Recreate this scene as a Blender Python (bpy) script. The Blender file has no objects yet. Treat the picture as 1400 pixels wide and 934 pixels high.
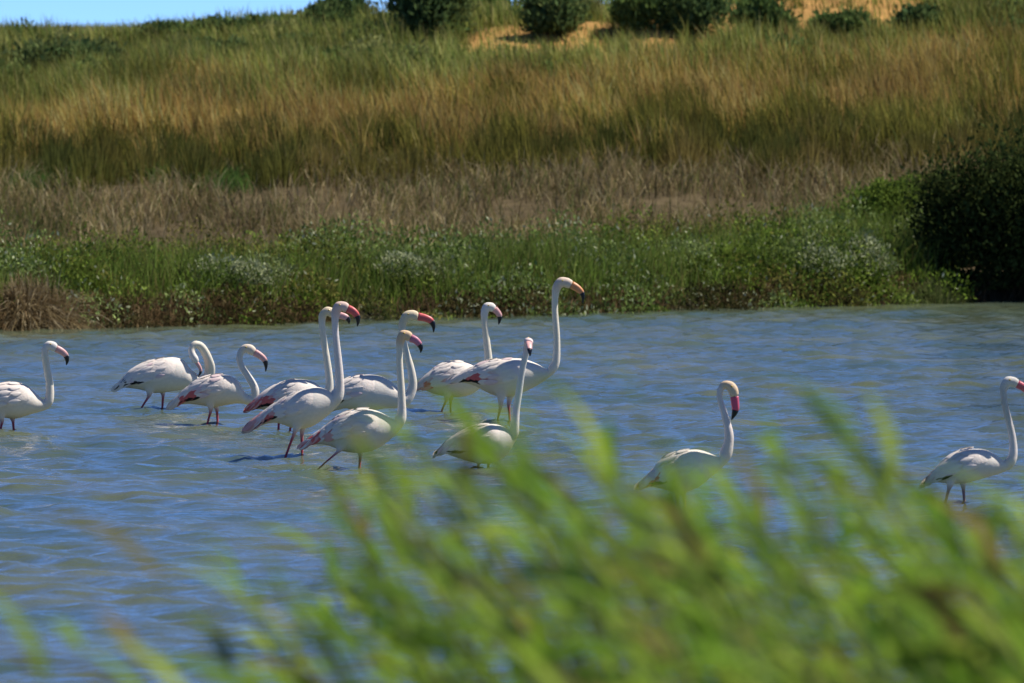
import bpy, math, random
import numpy as np
from mathutils import Vector, Matrix

R = math.radians
rng = np.random.default_rng(7)
random.seed(7)
scn = bpy.context.scene
col = scn.collection

# ------------------------------------------------------------------ camera
FPX, H0, V0 = 12000.0, 2.85, 30.0          # focal length in photo pixels, eye height, horizon row
cam_d = bpy.data.cameras.new('camera')
cam = bpy.data.objects.new('camera', cam_d); col.objects.link(cam)
cam_d.sensor_width = 36.0
cam_d.lens = FPX / 1400 * 36.0
cam_d.clip_start = 0.5; cam_d.clip_end = 6000
cam.location = (0, 0, H0)
cam.rotation_euler = (R(90) - math.atan((467 - V0) / FPX), 0, 0)
cam_d.dof.use_dof = True
cam_d.dof.focus_distance = 59.0
cam_d.dof.aperture_fstop = 6.8
cam_d.dof.aperture_blades = 9
scn.camera = cam

# ------------------------------------------------------------------ sky, sun, exposure
SUN = Vector((0.55, 0.14, 0.79)).normalized()
wd = bpy.data.worlds.new('World'); scn.world = wd; wd.use_nodes = True
nt = wd.node_tree; nt.nodes.clear()
sky = nt.nodes.new('ShaderNodeTexSky'); sky.sky_type = 'NISHITA'; sky.sun_disc = False
sky.sun_elevation = math.asin(SUN.z); sky.sun_rotation = math.atan2(SUN.x, SUN.y)
sky.altitude = 9800; sky.air_density = 0.85; sky.dust_density = 0.0; sky.ozone_density = 8.0
bg = nt.nodes.new('ShaderNodeBackground'); bg.inputs[1].default_value = 0.145
wo = nt.nodes.new('ShaderNodeOutputWorld')
nt.links.new(sky.outputs[0], bg.inputs[0]); nt.links.new(bg.outputs[0], wo.inputs[0])
sl = bpy.data.lights.new('sun', 'SUN'); sl.energy = 4.8; sl.angle = R(0.53); sl.color = (1.0, 0.945, 0.85)
so = bpy.data.objects.new('sun', sl); col.objects.link(so)
so.rotation_euler = SUN.to_track_quat('Z', 'Y').to_euler(); so.location = (30, -20, 60)
scn.view_settings.view_transform = 'Standard'; scn.view_settings.look = 'None'
scn.view_settings.exposure = 0.38; scn.view_settings.gamma = 1.0
scn.cycles.use_denoising = True
scn.cycles.max_bounces = 6; scn.cycles.diffuse_bounces = 2; scn.cycles.glossy_bounces = 3
scn.cycles.transmission_bounces = 3; scn.cycles.transparent_max_bounces = 4

# ------------------------------------------------------------------ helpers
def sstep(a, b, x):
    t = np.clip((x - a) / (b - a), 0, 1)
    return t * t * (3 - 2 * t)

def _hash(ix, iy, seed):
    h = (ix.astype(np.int64) * 374761393 + iy.astype(np.int64) * 668265263 + seed * 974711) & 0x7fffffff
    h = ((h ^ (h >> 13)) * 1274126177) & 0x7fffffff
    h = h ^ (h >> 16)
    return (h & 0xffff) / 65535.0

def vnoise(x, y, seed=0):
    x = np.asarray(x, float); y = np.asarray(y, float)
    ix = np.floor(x); iy = np.floor(y); fx = x - ix; fy = y - iy
    fx = fx * fx * (3 - 2 * fx); fy = fy * fy * (3 - 2 * fy)
    a = _hash(ix, iy, seed); b = _hash(ix + 1, iy, seed); c = _hash(ix, iy + 1, seed); d = _hash(ix + 1, iy + 1, seed)
    return (a * (1 - fx) + b * fx) * (1 - fy) + (c * (1 - fx) + d * fx) * fy

def fbm(x, y, seed=0, octv=4):
    s = 0; a = 0.5; n = 0
    for k in range(octv):
        s = s + a * vnoise(x, y, seed + k * 17); n += a
        x = x * 2.03 + 11.3; y = y * 2.03 + 4.7; a *= 0.5
    return s / n

def tag(o, label=None, cat=None, group=None, kind=None):
    if label: o['label'] = label
    if cat: o['category'] = cat
    if group: o['group'] = group
    if kind: o['kind'] = kind
    return o

def link(name, data, parent=None):
    o = bpy.data.objects.new(name, data); col.objects.link(o)
    if parent is not None: o.parent = parent
    return o

def np_mesh(name, verts, faces, colors=None, smooth=False):
    """faces: list of int arrays (N,k)."""
    me = bpy.data.meshes.new(name)
    verts = np.asarray(verts, np.float32)
    loops = np.concatenate([f.ravel() for f in faces]).astype(np.int32)
    tot = np.concatenate([np.full(len(f), f.shape[1]) for f in faces]).astype(np.int32)
    start = np.concatenate([[0], np.cumsum(tot)[:-1]]).astype(np.int32)
    me.vertices.add(len(verts)); me.vertices.foreach_set('co', verts.ravel())
    me.loops.add(len(loops)); me.loops.foreach_set('vertex_index', loops)
    me.polygons.add(len(tot)); me.polygons.foreach_set('loop_start', start)
    if smooth: me.polygons.foreach_set('use_smooth', np.ones(len(tot), bool))
    me.update(calc_edges=True)
    if colors is not None:
        at = me.color_attributes.new('Col', 'FLOAT_COLOR', 'POINT')
        c = np.ones((len(verts), 4), np.float32); c[:, :3] = colors
        at.data.foreach_set('color', c.ravel())
    return me

class NT:
    def __init__(s, name):
        s.m = bpy.data.materials.new(name); s.m.use_nodes = True
        s.t = s.m.node_tree; s.t.nodes.clear()
        s.out = s.n('ShaderNodeOutputMaterial')
    def n(s, typ, **kw):
        x = s.t.nodes.new(typ)
        for k, v in kw.items():
            if k.startswith('i_'):
                key = k[2:]
                key = int(key) if key.isdigit() else key.replace('_', ' ')
                x.inputs[key].default_value = v
            else: setattr(x, k, v)
        return x
    def l(s, a, b): s.t.links.new(a, b)

def principled(name, color, rough=0.6, spec=0.3, noise=0.0, nscale=20.0, bump=0.0, bscale=60.0, attr=False, sss=0.0):
    g = NT(name); p = g.n('ShaderNodeBsdfPrincipled', i_Roughness=rough)
    p.inputs['Specular IOR Level'].default_value = spec
    if sss:
        p.inputs['Subsurface Weight'].default_value = sss
        p.inputs['Subsurface Radius'].default_value = (0.02, 0.012, 0.010)
    tc = g.n('ShaderNodeTexCoord')
    if attr:
        src = g.n('ShaderNodeVertexColor', layer_name='Col').outputs[0]
    else:
        rgb = g.n('ShaderNodeRGB'); rgb.outputs[0].default_value = (*color, 1); src = rgb.outputs[0]
    if noise:
        nz = g.n('ShaderNodeTexNoise', i_Scale=nscale, i_Detail=4.0)
        g.l(tc.outputs['Object'], nz.inputs['Vector'])
        mr = g.n('ShaderNodeMapRange', i_1=0.25, i_2=0.75, i_3=1 - noise, i_4=1 + noise)
        g.l(nz.outputs[0], mr.inputs[0])
        mx = g.n('ShaderNodeVectorMath', operation='SCALE')
        g.l(src, mx.inputs[0]); g.l(mr.outputs[0], mx.inputs['Scale']); src = mx.outputs[0]
    g.l(src, p.inputs['Base Color'])
    if bump:
        nb = g.n('ShaderNodeTexNoise', i_Scale=bscale, i_Detail=3.0)
        g.l(tc.outputs['Object'], nb.inputs['Vector'])
        bp = g.n('ShaderNodeBump', i_Strength=0.6, i_Distance=bump)
        g.l(nb.outputs[0], bp.inputs['Height']); g.l(bp.outputs[0], p.inputs['Normal'])
    g.l(p.outputs[0], g.out.inputs[0])
    return g.m

def leaf_mat(name, color=None, trans=0.35, gloss=0.0):
    """Diffuse + translucent foliage; colour from the attribute, or a base colour varied per object."""
    g = NT(name)
    if color is None:
        src = g.n('ShaderNodeVertexColor', layer_name='Col').outputs[0]
    else:
        oi = g.n('ShaderNodeObjectInfo')
        cr = g.n('ShaderNodeValToRGB')
        el = cr.color_ramp.elements
        el[0].position = 0; el[0].color = (*color[0], 1); el[1].position = 1; el[1].color = (*color[-1], 1)
        for k in range(1, len(color) - 1):
            e = el.new(k / (len(color) - 1)); e.color = (*color[k], 1)
        g.l(oi.outputs['Random'], cr.inputs[0]); src = cr.outputs[0]
        tc = g.n('ShaderNodeTexCoord')
        nz = g.n('ShaderNodeTexNoise', i_Scale=9.0, i_Detail=3.0); g.l(tc.outputs['Object'], nz.inputs['Vector'])
        mr = g.n('ShaderNodeMapRange', i_1=0.3, i_2=0.7, i_3=0.75, i_4=1.2); g.l(nz.outputs[0], mr.inputs[0])
        mx = g.n('ShaderNodeVectorMath', operation='SCALE'); g.l(src, mx.inputs[0]); g.l(mr.outputs[0], mx.inputs['Scale'])
        src = mx.outputs[0]
    d = g.n('ShaderNodeBsdfDiffuse'); t = g.n('ShaderNodeBsdfTranslucent')
    g.l(src, d.inputs[0]); g.l(src, t.inputs[0])
    m = g.n('ShaderNodeMixShader', i_0=trans); g.l(d.outputs[0], m.inputs[1]); g.l(t.outputs[0], m.inputs[2])
    if gloss:
        gl = g.n('ShaderNodeBsdfGlossy', i_Roughness=0.35); gl.inputs[0].default_value = (1, 1, 1, 1)
        m2 = g.n('ShaderNodeMixShader', i_0=gloss); g.l(m.outputs[0], m2.inputs[1]); g.l(gl.outputs[0], m2.inputs[2]); m = m2
    g.l(m.outputs[0], g.out.inputs[0])
    return g.m

def px(u, v, D):
    return np.array([(u - 700) * D / FPX, D, H0 - (v - V0) * D / FPX])
def dist_of(v): return H0 * FPX / (v - V0)

# ------------------------------------------------------------------ terrain
def shore(x):
    x = np.asarray(x, float)
    return 85.0 + 7.4 * np.tanh(0.955 * x / 7.4) + 0.25 * (fbm(x * 1.7, x * 0 + 3.3, 5, 3) - .5) * 2

SAND = []
def ground_z(x, y):
    x = np.asarray(x, float); y = np.asarray(y, float)
    q = y - shore(x)
    xs = np.clip(x, -12, 14)
    fac = np.where(xs < 0, 1 + 0.020 * xs, 1 + 0.020 * xs)
    hill = 0.123 * fac * np.log1p(np.exp(np.clip((y - 90.5) * 1.2, -40, 40))) / 1.2
    ridge = 112.5
    top = 0.123 * fac * (ridge - 90.5)
    hill = np.where(y > ridge, np.maximum(top - 0.10 * (y - ridge), np.minimum(top, 1.0)), hill)
    far = -0.42 + 0.62 * sstep(-0.35, 0.9, q) + hill
    for sx, sy, rx, ry in SAND:
        far = far + .13 * np.exp(-(((x - sx) / (rx * 1.15)) ** 2 + ((y - sy - .5) / (ry * 1.1)) ** 2) ** 2)
    far = far + sstep(0.3, 3, q) * 0.16 * (fbm(x * .7, y * .7, 31, 3) - .5) * sstep(400, 100, y)
    near = -0.42 + 1.67 * sstep(25.0, 2.0, y)
    near = near + 0.1 * (fbm(x * .6, y * .6, 77, 3) - .5) * sstep(24, 18, y) * (np.abs(x) < 60)
    return np.where(y > 45, far, near)

def stretched(lo, hi, step, ends_lo, ends_hi):
    core = np.arange(lo, hi + step * .5, step)
    a = []; s = step; v = lo
    while v > ends_lo:
        s *= 1.45; v -= s; a.append(v)
    b = []; s = step; v = hi
    while v < ends_hi:
        s *= 1.45; v += s; b.append(v)
    return np.concatenate([np.array(a[::-1]), core, np.array(b)])

def grid(xs, ys):
    X, Y = np.meshgrid(xs, ys)
    nx, ny = len(xs), len(ys)
    i = np.arange(nx - 1)[None, :] + (np.arange(ny - 1) * nx)[:, None]
    f = np.stack([i, i + 1, i + nx + 1, i + nx], -1).reshape(-1, 4)
    return X.ravel(), Y.ravel(), f

# bare earth patches near the ridge, as ground positions
def hit(u, v, lo=78.0, hi=113.0):
    D = np.linspace(lo, hi, 1400)
    zr = H0 - (v - V0) * D / FPX
    zg = ground_z((u - 700) * D / FPX, D)
    k = np.argmax(zg >= zr)
    if zg[k] < zr[k]: k = len(D) - 1
    return (u - 700) * D[k] / FPX, D[k]
SAND = [(*hit(u, v), rx, ry) for u, v, rx, ry in
        [(690, 66, .55, 1.1), (795, 60, .48, 1.0), (895, 56, .34, 1.0), (965, 52, .22, .7), 
         (1090, 30, .70, 1.4), (1215, 26, .55, 1.4), (1150, 44, .25, .6), (1000, 36, .25, .7)]]
def sand_clear(x, y):
    m = np.zeros_like(x)
    for sx, sy, rx, ry in SAND:
        m = np.maximum(m, sstep(1.25, .75, np.abs(x - sx) / rx) * sstep(sy - 3.0, sy - 1.6, y) * sstep(sy + 1.5, sy + .6, y))
    return m
def sand_mask(x, y):
    m = np.zeros_like(np.asarray(x, float))
    for sx, sy, rx, ry in SAND:
        d = ((x - sx) / rx) ** 2 + ((y - sy) / ry) ** 2
        m = np.maximum(m, sstep(1.5, 0.6, d + 0.7 * (fbm(x * 3, y * 3, 9, 2) - .5)))
    return m

gx = stretched(-11, 12, 0.22, -3500, 3500); gy = stretched(76, 116, 0.22, -60, 116)
gy = np.concatenate([stretched(0, 30, 0.6, -2500, 30)[:-0 or None], np.arange(32, 76, 2.0), np.arange(76, 116, 0.22), stretched(116, 118, .3, 116, 3800)[0:]])
gy = np.unique(np.round(gy, 4))
X, Y, F = grid(gx, gy)
Z = ground_z(X, Y)
sm = sand_mask(X, Y)[:, None]
n1 = fbm(X * 1.3, Y * 1.3, 3)[:, None]; n2 = fbm(X * .5, Y * .35, 13)[:, None]
soil = np.array([.085, .064, .034]) * (.6 + .8 * n1)
greenish = np.array([.060, .066, .022]) * (.6 + .8 * n1)
hillf = sstep(97, 100, Y)[:, None]
c = soil * (1 - hillf) + (greenish * n2 + soil * (1 - n2)) * hillf
c = c * (1 - sm) + np.array([.46, .26, .085]) * (.55 + .75 * n1) * sm
mud_shade = sstep(1.6, 0.6, Y - shore(X))[:, None] * (Y > 45)[:, None]
c = c * (1 - mud_shade) + np.array([.045, .042, .022]) * mud_shade  # mud at the bank edge, darkened to paint the shadow under the shrubs
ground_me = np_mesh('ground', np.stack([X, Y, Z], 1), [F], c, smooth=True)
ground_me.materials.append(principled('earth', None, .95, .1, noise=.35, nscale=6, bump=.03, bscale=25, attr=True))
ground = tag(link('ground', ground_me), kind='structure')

# ------------------------------------------------------------------ water: real waves on one sheet
wx = stretched(-7.2, 7.6, 0.06, -400, 400)
wy = np.unique(np.round(np.concatenate([np.arange(19, 34, .6), np.arange(34, 93.5, 0.05), [95, 97]]), 4))
X, Y, F = grid(wx, wy)
Z = np.zeros_like(X)
wr = np.random.default_rng(3)
for k in range(54):
    lam = 0.20 * (1.05 / 0.20) ** wr.random()
    th = R(205) + wr.normal() * R(42)
    kx, ky = math.cos(th) * 2 * math.pi / lam, math.sin(th) * 2 * math.pi / lam
    a = 0.0036 * lam ** 0.95 * (0.6 + .8 * wr.random())
    ph = kx * X + ky * Y + wr.random() * 6.28 + 1.6 * (vnoise(X * .35, Y * .35, 100 + k) - .5) * 2
    Z += a * np.sin(ph)
gust = .62 + .76 * fbm(X * .22, Y * .10, 41, 3)
Z *= gust
calm = sstep(-0.1, -1.4, Y - shore(X)); Z *= .45 + .55 * calm
fadew = sstep(40, 9, np.abs(X)); Z *= fadew
WATER_ME = (X, Y, Z, F)

g = NT('lagoon_water')
p = g.n('ShaderNodeBsdfPrincipled', i_Roughness=0.06, i_IOR=1.333)
tc = g.n('ShaderNodeTexCoord')
nz = g.n('ShaderNodeTexNoise', i_Scale=0.6, i_Detail=3.0); g.l(tc.outputs['Object'], nz.inputs['Vector'])
cr = g.n('ShaderNodeValToRGB'); g.l(nz.outputs[0], cr.inputs[0])
cr.color_ramp.elements[0].position = .35; cr.color_ramp.elements[0].color = (.062, .098, .080, 1)
cr.color_ramp.elements[1].position = .7; cr.color_ramp.elements[1].color = (.125, .138, .070, 1)
g.l(cr.outputs[0], p.inputs['Base Color'])
mp = g.n('ShaderNodeMapping'); mp.inputs['Scale'].default_value = (8.0, 11.0, 1); g.l(tc.outputs['Object'], mp.inputs[0])
nb = g.n('ShaderNodeTexNoise', i_Scale=1.0, i_Detail=3.0, i_Roughness=.55); g.l(mp.outputs[0], nb.inputs['Vector'])
bp = g.n('ShaderNodeBump', i_Strength=1.0, i_Distance=0.013); g.l(nb.outputs[0], bp.inputs['Height'])
g.l(bp.outputs[0], p.inputs['Normal']); g.l(p.outputs[0], g.out.inputs[0])
MAT_WATER = g.m

# ------------------------------------------------------------------ vegetation builders
def blades_mesh(name, base, hgt, wid, lean, colr, droop=0.35, up=None):
    """Grass blades: 5 verts each. base (N,3), hgt/wid (N,), lean (N,2) horizontal tip offset in blade heights."""
    N = len(base)
    ang = rng.random(N) * math.pi
    side = np.stack([np.cos(ang), np.sin(ang) * .6, np.zeros(N)], 1) * wid[:, None] * .5
    l3 = np.concatenate([lean, np.zeros((N, 1))], 1) * hgt[:, None]
    mid = base + np.array([0, 0, 1]) * (hgt * .58)[:, None] + l3 * .38
    tip = base + np.array([0, 0, 1]) * (hgt * (1 - droop * np.minimum(1, np.linalg.norm(lean, axis=1)) ** 2))[:, None] + l3
    V = np.stack([base - side, base + side, mid + side * .8, mid - side * .8, tip], 1).reshape(-1, 3)
    o = np.arange(N) * 5
    q = np.stack([o, o + 1, o + 2, o + 3], 1); t = np.stack([o + 3, o + 2, o + 4], 1)
    C = np.repeat(colr, 5, axis=0)
    return np_mesh(name, V, [q, t], C)

def leaf_verts(pos, size, aspect, updir=None, seed=0):
    r = np.random.default_rng(seed)
    N = len(pos)
    a = r.normal(size=(N, 3)); 
    if updir is not None: a = a * .75 + updir
    a /= np.linalg.norm(a, axis=1)[:, None]
    b = np.cross(a, r.normal(size=(N, 3))); b /= np.linalg.norm(b, axis=1)[:, None]
    L = (a * size[:, None]); Wd = b * (size * aspect)[:, None]
    V = np.stack([pos, pos + L * .5 + Wd * .5, pos + L, pos + L * .5 - Wd * .5], 1).reshape(-1, 3)
    o = np.arange(N) * 4
    return V, np.stack([o, o + 1, o + 2, o + 3], 1)

def mixc(*cols):
    return np.array(cols)

MAT_GRASS = leaf_mat('grass_blade', trans=.42)
MAT_LEAF = leaf_mat('shrub_leaf', trans=.30)
MAT_WOOD = principled('woody_stem', (.10, .075, .05), .9, .1, noise=.3, nscale=30)

def scatter(n, x0, x1, y0, y1):
    return x0 + (x1 - x0) * rng.random(n), y0 + (y1 - y0) * rng.random(n)

def pick(pal, w=None, n=1, jit=.18):
    pal = np.array(pal); k = rng.choice(len(pal), n, p=w)
    return pal[k] * (1 + jit * rng.normal(size=(n, 1))).clip(.4, 1.8)

# ---- hill grass: golden tall grass low on the slope, greener towards the ridge
n = 150000
x, y = scatter(n, -9.5, 10.5, 97.0, 113.0)
patch = fbm(x * .55, y * .30, 21, 3); fine = fbm(x * 2.2, y * .9, 22, 3)
edge = 98.2 + 1.6 * (fbm(x * .6, y * 0, 8, 3) - .5) * 2
keep = (y > edge) & (rng.random(n) > sand_mask(x, y) * .62) & (rng.random(n) < .35 + .95 * sstep(.3, .55, fine))
x, y, patch, fine = x[keep], y[keep], patch[keep], fine[keep]; n = len(x)
t = (y - 98) / 14 + .5 * (patch - .5) + .012 * -x
gold = pick([[.33, .245, .075], [.40, .31, .12], [.26, .20, .058], [.30, .19, .07]], None, n)
olive = pick([[.15, .145, .034], [.19, .18, .042], [.12, .125, .030]], None, n)
green = pick([[.17, .215, .05], [.22, .255, .07], [.12, .165, .045], [.30, .285, .11], [.26, .265, .08]], None, n)
dark = pick([[.045, .058, .018], [.06, .066, .02]], None, n)
u = .45 * rng.random(n) + .55 * sstep(.30, .70, fbm(x * 1.5, y * .55, 25, 3))
pg = np.clip(.72 - 1.0 * np.abs(t - .33) - .35 * sstep(.5, .75, t), .06, .8)
pgreen = sstep(.40, .72, t) * .85 * (1 - .25 * sstep(0, 5, x))
cc = np.where((u < pg)[:, None], gold, olive)
cc = np.where((rng.random(n) < pgreen)[:, None], green, cc)
cc = np.where((rng.random(n) < .25 * sstep(.62, .40, fine) * sstep(.3, .05, t) + .05)[:, None], dark, cc)
blotch = (.74 + .55 * sstep(.25, .75, fbm(x * 1.15, y * .55, 27, 3)))[:, None]; cc = (cc * blotch * np.array([1.42, 1.38, 1.30])).clip(0, .6)
h = (.28 + .32 * rng.random(n)) * (.75 + .6 * patch) * (1 - .35 * sstep(.55, .9, t)) * (1 - .62 * sand_clear(x, y)) * (.55 + .8 * fbm(x * 1.9, y * 1.0, 26, 2))
lean = rng.normal(size=(n, 2)) * .22 + np.array([-.12, 0])
base = np.stack([x, y, ground_z(x, y) - .02], 1)
o = link('hill_grass', blades_mesh('hill_grass', base, h, .011 + .009 * rng.random(n), lean, cc))
o.data.materials.append(MAT_GRASS); tag(o, 'tall golden and olive grass covering the hillside', 'grass', kind='stuff')

# ---- dark olive rush tussocks along the foot of the golden grass (one mass)
n = 30000
nt_ = 110
tx, ty = scatter(nt_, -9, 10, 97.4, 100.6)
tr = .20 + .28 * rng.random(nt_)
k = rng.integers(0, nt_, n)
x = tx[k] + rng.normal(size=n) * tr[k] * .5; y = ty[k] + rng.normal(size=n) * tr[k] * .6
tc_ = pick([[.10, .11, .028], [.13, .13, .032], [.17, .15, .04], [.085, .095, .026], [.24, .19, .06]], None, nt_, .15)
cc = tc_[k] * (1 + .2 * rng.normal(size=(n, 1))).clip(.5, 1.6)
h = (.26 + .30 * rng.random(n)) * (1.1 - .5 * np.abs(x - tx[k]) / tr[k]).clip(.4, 1.1)
lean = np.stack([(x - tx[k]) / tr[k] * .3, (y - ty[k]) / tr[k] * .3], 1) + rng.normal(size=(n, 2)) * .12
o = link('rush_cover', blades_mesh('rush_cover', np.stack([x, y, ground_z(x, y) - .02], 1), h, .010 + .008 * rng.random(n), lean, cc))
o.data.materials.append(MAT_GRASS); tag(o, 'dark olive rushes along the foot of the golden grass', 'rushes', kind='stuff')

# ---- dry mauve-brown straw band between the shrubs and the golden grass
n = 70000
x, y = scatter(n, -8.5, 9.5, 87.0, 98.6)
clump = fbm(x * 1.1, y * .6, 51, 3); q = y - shore(x)
keep = (q > 3.3) & (rng.random(n) < .15 + 1.2 * sstep(.35, .6, clump))
x, y, clump = x[keep], y[keep], clump[keep]; n = len(x)
cc = pick([[.25, .19, .095], [.34, .27, .14], [.165, .12, .06], [.44, .37, .21], [.16, .145, .05]], [.24, .26, .13, .17, .20], n)
gp = .5 * sstep(.52, .70, fbm(x * .6, y * .5, 60, 3)) * sstep(2, -3, x) + .14
cc = cc * (.42 + 1.15 * fbm(x * 1.6, y * .7, 53, 3))[:, None]
cc = np.where((rng.random(n) < gp)[:, None], pick([[.12, .15, .045], [.15, .16, .05], [.10, .12, .04]], None, n), cc)
h = (.14 + .26 * rng.random(n)) * (.6 + .8 * clump)
lean = rng.normal(size=(n, 2)) * .5
o = link('dry_grass', blades_mesh('dry_grass', np.stack([x, y, ground_z(x, y) - .02], 1), h, .008 + .008 * rng.random(n), lean, cc))
o.data.materials.append(MAT_GRASS); tag(o, 'dry mauve brown straw between the green shore shrubs and the golden grass', 'dry grass', kind='stuff')

# ---- short bright green turf patches at the foot of the golden grass
n = 14000
spots = [(*hit(u, v), r1, r2) for u, v, r1, r2 in [(75, 250, .26, .5), (110, 246, .30, .4), (255, 250, .30, .4), (300, 256, .26, .6), (215, 243, .28, .3), (40, 262, .25, .4)]]
k = rng.integers(0, len(spots), n); S = np.array(spots)[k]
rr = np.abs(rng.normal(size=n)) * .62; aa = rng.random(n) * 6.283
x = S[:, 0] + S[:, 2] * rr * np.cos(aa); y = S[:, 1] + S[:, 3] * rr * np.sin(aa)
cc = pick([[.11, .20, .045], [.13, .22, .055], [.09, .15, .045]], None, n)
o = link('green_turf', blades_mesh('green_turf', np.stack([x, y, ground_z(x, y) - .01], 1), .12 + .14 * rng.random(n), np.full(n, .014), rng.normal(size=(n, 2)) * .35, cc))
o.data.materials.append(MAT_GRASS); tag(o, 'short vivid green turf patches below the golden grass', 'turf', kind='stuff')

# ---- low shrubs along the far shore: one mass of leafy mounds
def mound_cloud(cx, cy, rx, ry, h, nleaf, seed, shell=.55):
    """Points through the volume of lumpy half-domes; returns pos, outward dir, relative height."""
    r = np.random.default_rng(seed)
    m = len(cx); area = rx * ry
    k = r.choice(m, nleaf, p=area / area.sum())
    d = r.normal(size=(nleaf, 3)); d[:, 2] = np.abs(d[:, 2]) * .9; d /= np.linalg.norm(d, axis=1)[:, None]
    rad = shell + (1 - shell) * r.random(nleaf) ** .6
    lump = .78 + .44 * fbm(d[:, 0] * 2.6 + cx[k] * 3, d[:, 1] * 2.6 + d[:, 2] * 3 + cy[k], seed, 3)
    rad = rad * lump
    x = cx[k] + d[:, 0] * rx[k] * rad; y = cy[k] + d[:, 1] * ry[k] * rad
    z = ground_z(cx[k], cy[k]) - .05 + d[:, 2] * h[k] * rad
    return np.stack([x, y, z], 1), d, k

nm = 600
cx = -8.2 + 17.4 * rng.random(nm); qq = -.02 + 4.8 * rng.random(nm) ** 1.15
qq = np.where(cx > 2, qq * .85, qq)
qq[:130] = -.10 + .5 * rng.random(130)
qq = np.where((cx < -4.05) & (cx > -5.4) & (qq < 1.2), qq + 1.2, qq)
qq = np.where((cx > 4.3) & (cx < 7), 2.2 + .6 * qq, qq)
cy = shore(cx) + qq
rx = .22 + .26 * rng.random(nm); ry = rx * (.9 + .4 * rng.random(nm)); hh = (.32 + .34 * rng.random(nm)) * (.66 + .55 * sstep(.1, 2.0, qq)) 
pos, d, k = mound_cloud(cx, cy, rx, ry, hh, 300000, 91)
nl = len(pos)
kind = fbm(cx * .55, cy * .55, 71, 3)
pal_green = [[.135, .200, .030], [.17, .245, .040], [.10, .16, .028], [.21, .275, .055]]
pal_olive = [[.17, .18, .038], [.125, .135, .030], [.20, .185, .050]]
pal_silver = [[.17, .235, .065], [.21, .27, .09], [.13, .19, .05]]
mc = np.where((kind > .56)[:, None], pick(pal_silver, None, nm, .12), np.where((kind > .46)[:, None], pick(pal_green, None, nm, .15), pick(pal_green + pal_olive, None, nm, .15)))
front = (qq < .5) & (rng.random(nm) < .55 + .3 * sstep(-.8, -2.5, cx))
mc = np.where(front[:, None], pick([[.075, .062, .024], [.055, .055, .020], [.10, .082, .034], [.07, .08, .024]], None, nm, .15), mc)  # front row: dead-stem browns darkened, shade at the shrub feet painted in
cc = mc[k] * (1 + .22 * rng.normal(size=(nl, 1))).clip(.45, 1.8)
fleck = (rng.random(nl) < np.where(kind[k] > .52, .10, .024)) & (d[:, 2] > .35)
cc = np.where(fleck[:, None], pick([[.40, .44, .26], [.50, .52, .34]], None, nl, .1), cc)
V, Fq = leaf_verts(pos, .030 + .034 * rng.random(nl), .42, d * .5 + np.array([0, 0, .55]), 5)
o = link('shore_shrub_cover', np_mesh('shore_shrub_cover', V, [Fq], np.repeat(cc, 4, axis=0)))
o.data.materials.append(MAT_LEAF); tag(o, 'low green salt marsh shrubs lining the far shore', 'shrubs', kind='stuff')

n = 60000
x = -8 + 17 * rng.random(n); q = .45 + 4.2 * rng.random(n)
keep = (rng.random(n) < .12 + 1.2 * sstep(.40, .62, fbm(x * .8, q * .6, 83, 3)) * (.35 + .65 * sstep(-1.5, .5, x))) & (x < 4.6)
x, q = x[keep], q[keep]; n = len(x); y = shore(x) + q
tone = .6 + .8 * fbm(x * 2.3, y * 1.5, 84, 3)
cc = pick([[.13, .20, .035], [.17, .25, .045], [.10, .155, .03], [.22, .27, .07], [.16, .16, .05]], None, n) * tone[:, None]
h = (.30 + .32 * rng.random(n)) * (.7 + .4 * sstep(0, 2, q))
o = link('shore_grass', blades_mesh('shore_grass', np.stack([x, y, ground_z(x, y) - .02], 1), h, .008 + .008 * rng.random(n), rng.normal(size=(n, 2)) * .28, cc))
o.data.materials.append(MAT_GRASS); tag(o, 'upright bright green grass mixed into the shore shrubs', 'grass', kind='stuff')

# ---- brown stems and dead thatch hanging over the waterline
n = 34000
x = -8 + 17 * rng.random(n) ** .9; q = .02 + .62 * rng.random(n) ** 1.4
keep = rng.random(n) < (.25 + 1.1 * sstep(.35, .6, fbm(x * 1.3, x * 0 + 2, 81, 3))) * (.30 + .70 * (sstep(-.8, -3, x) + .5 * sstep(3.2, 4.5, x)))
x, q = x[keep], q[keep]; n = len(x); y = shore(x) + q
cc = pick([[.13, .085, .045], [.19, .13, .07], [.09, .062, .032], [.24, .18, .10], [.06, .05, .024]], [.3, .2, .25, .08, .17], n)
leftf = sstep(-.5, -3.5, x)
h = (.12 + .22 * rng.random(n)) * (1 + .25 * leftf)
lean = rng.normal(size=(n, 2)) * .45 + np.array([0, -.5])
o = link('shore_thatch', blades_mesh('shore_thatch', np.stack([x, y, ground_z(x, y) - .03], 1), h, .008 + .008 * rng.random(n), lean, cc, droop=.6))
o.data.materials.append(MAT_GRASS); tag(o, 'brown dead stems overhanging the far waterline', 'dead stems', kind='stuff')

# ------------------------------------------------------------------ single plants on the far bank
def tube(p, r, nseg=6):
    """Tapered tube through points p with radii r -> verts, quads (list)."""
    p = np.asarray(p, float); V = []; Fq = []
    T = np.gradient(p, axis=0); ref = np.array([.31, .9, .2])
    for i in range(len(p)):
        t = T[i] / (np.linalg.norm(T[i]) + 1e-9)
        a = np.cross(t, ref); a /= np.linalg.norm(a) + 1e-9; b = np.cross(t, a)
        for j in range(nseg):
            an = 2 * math.pi * j / nseg
            V.append(p[i] + r[i] * (a * math.cos(an) + b * math.sin(an)))
    for i in range(len(p) - 1):
        for j in range(nseg):
            Fq.append((i * nseg + j, i * nseg + (j + 1) % nseg, (i + 1) * nseg + (j + 1) % nseg, (i + 1) * nseg + j))
    return np.array(V), np.array(Fq)

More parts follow.
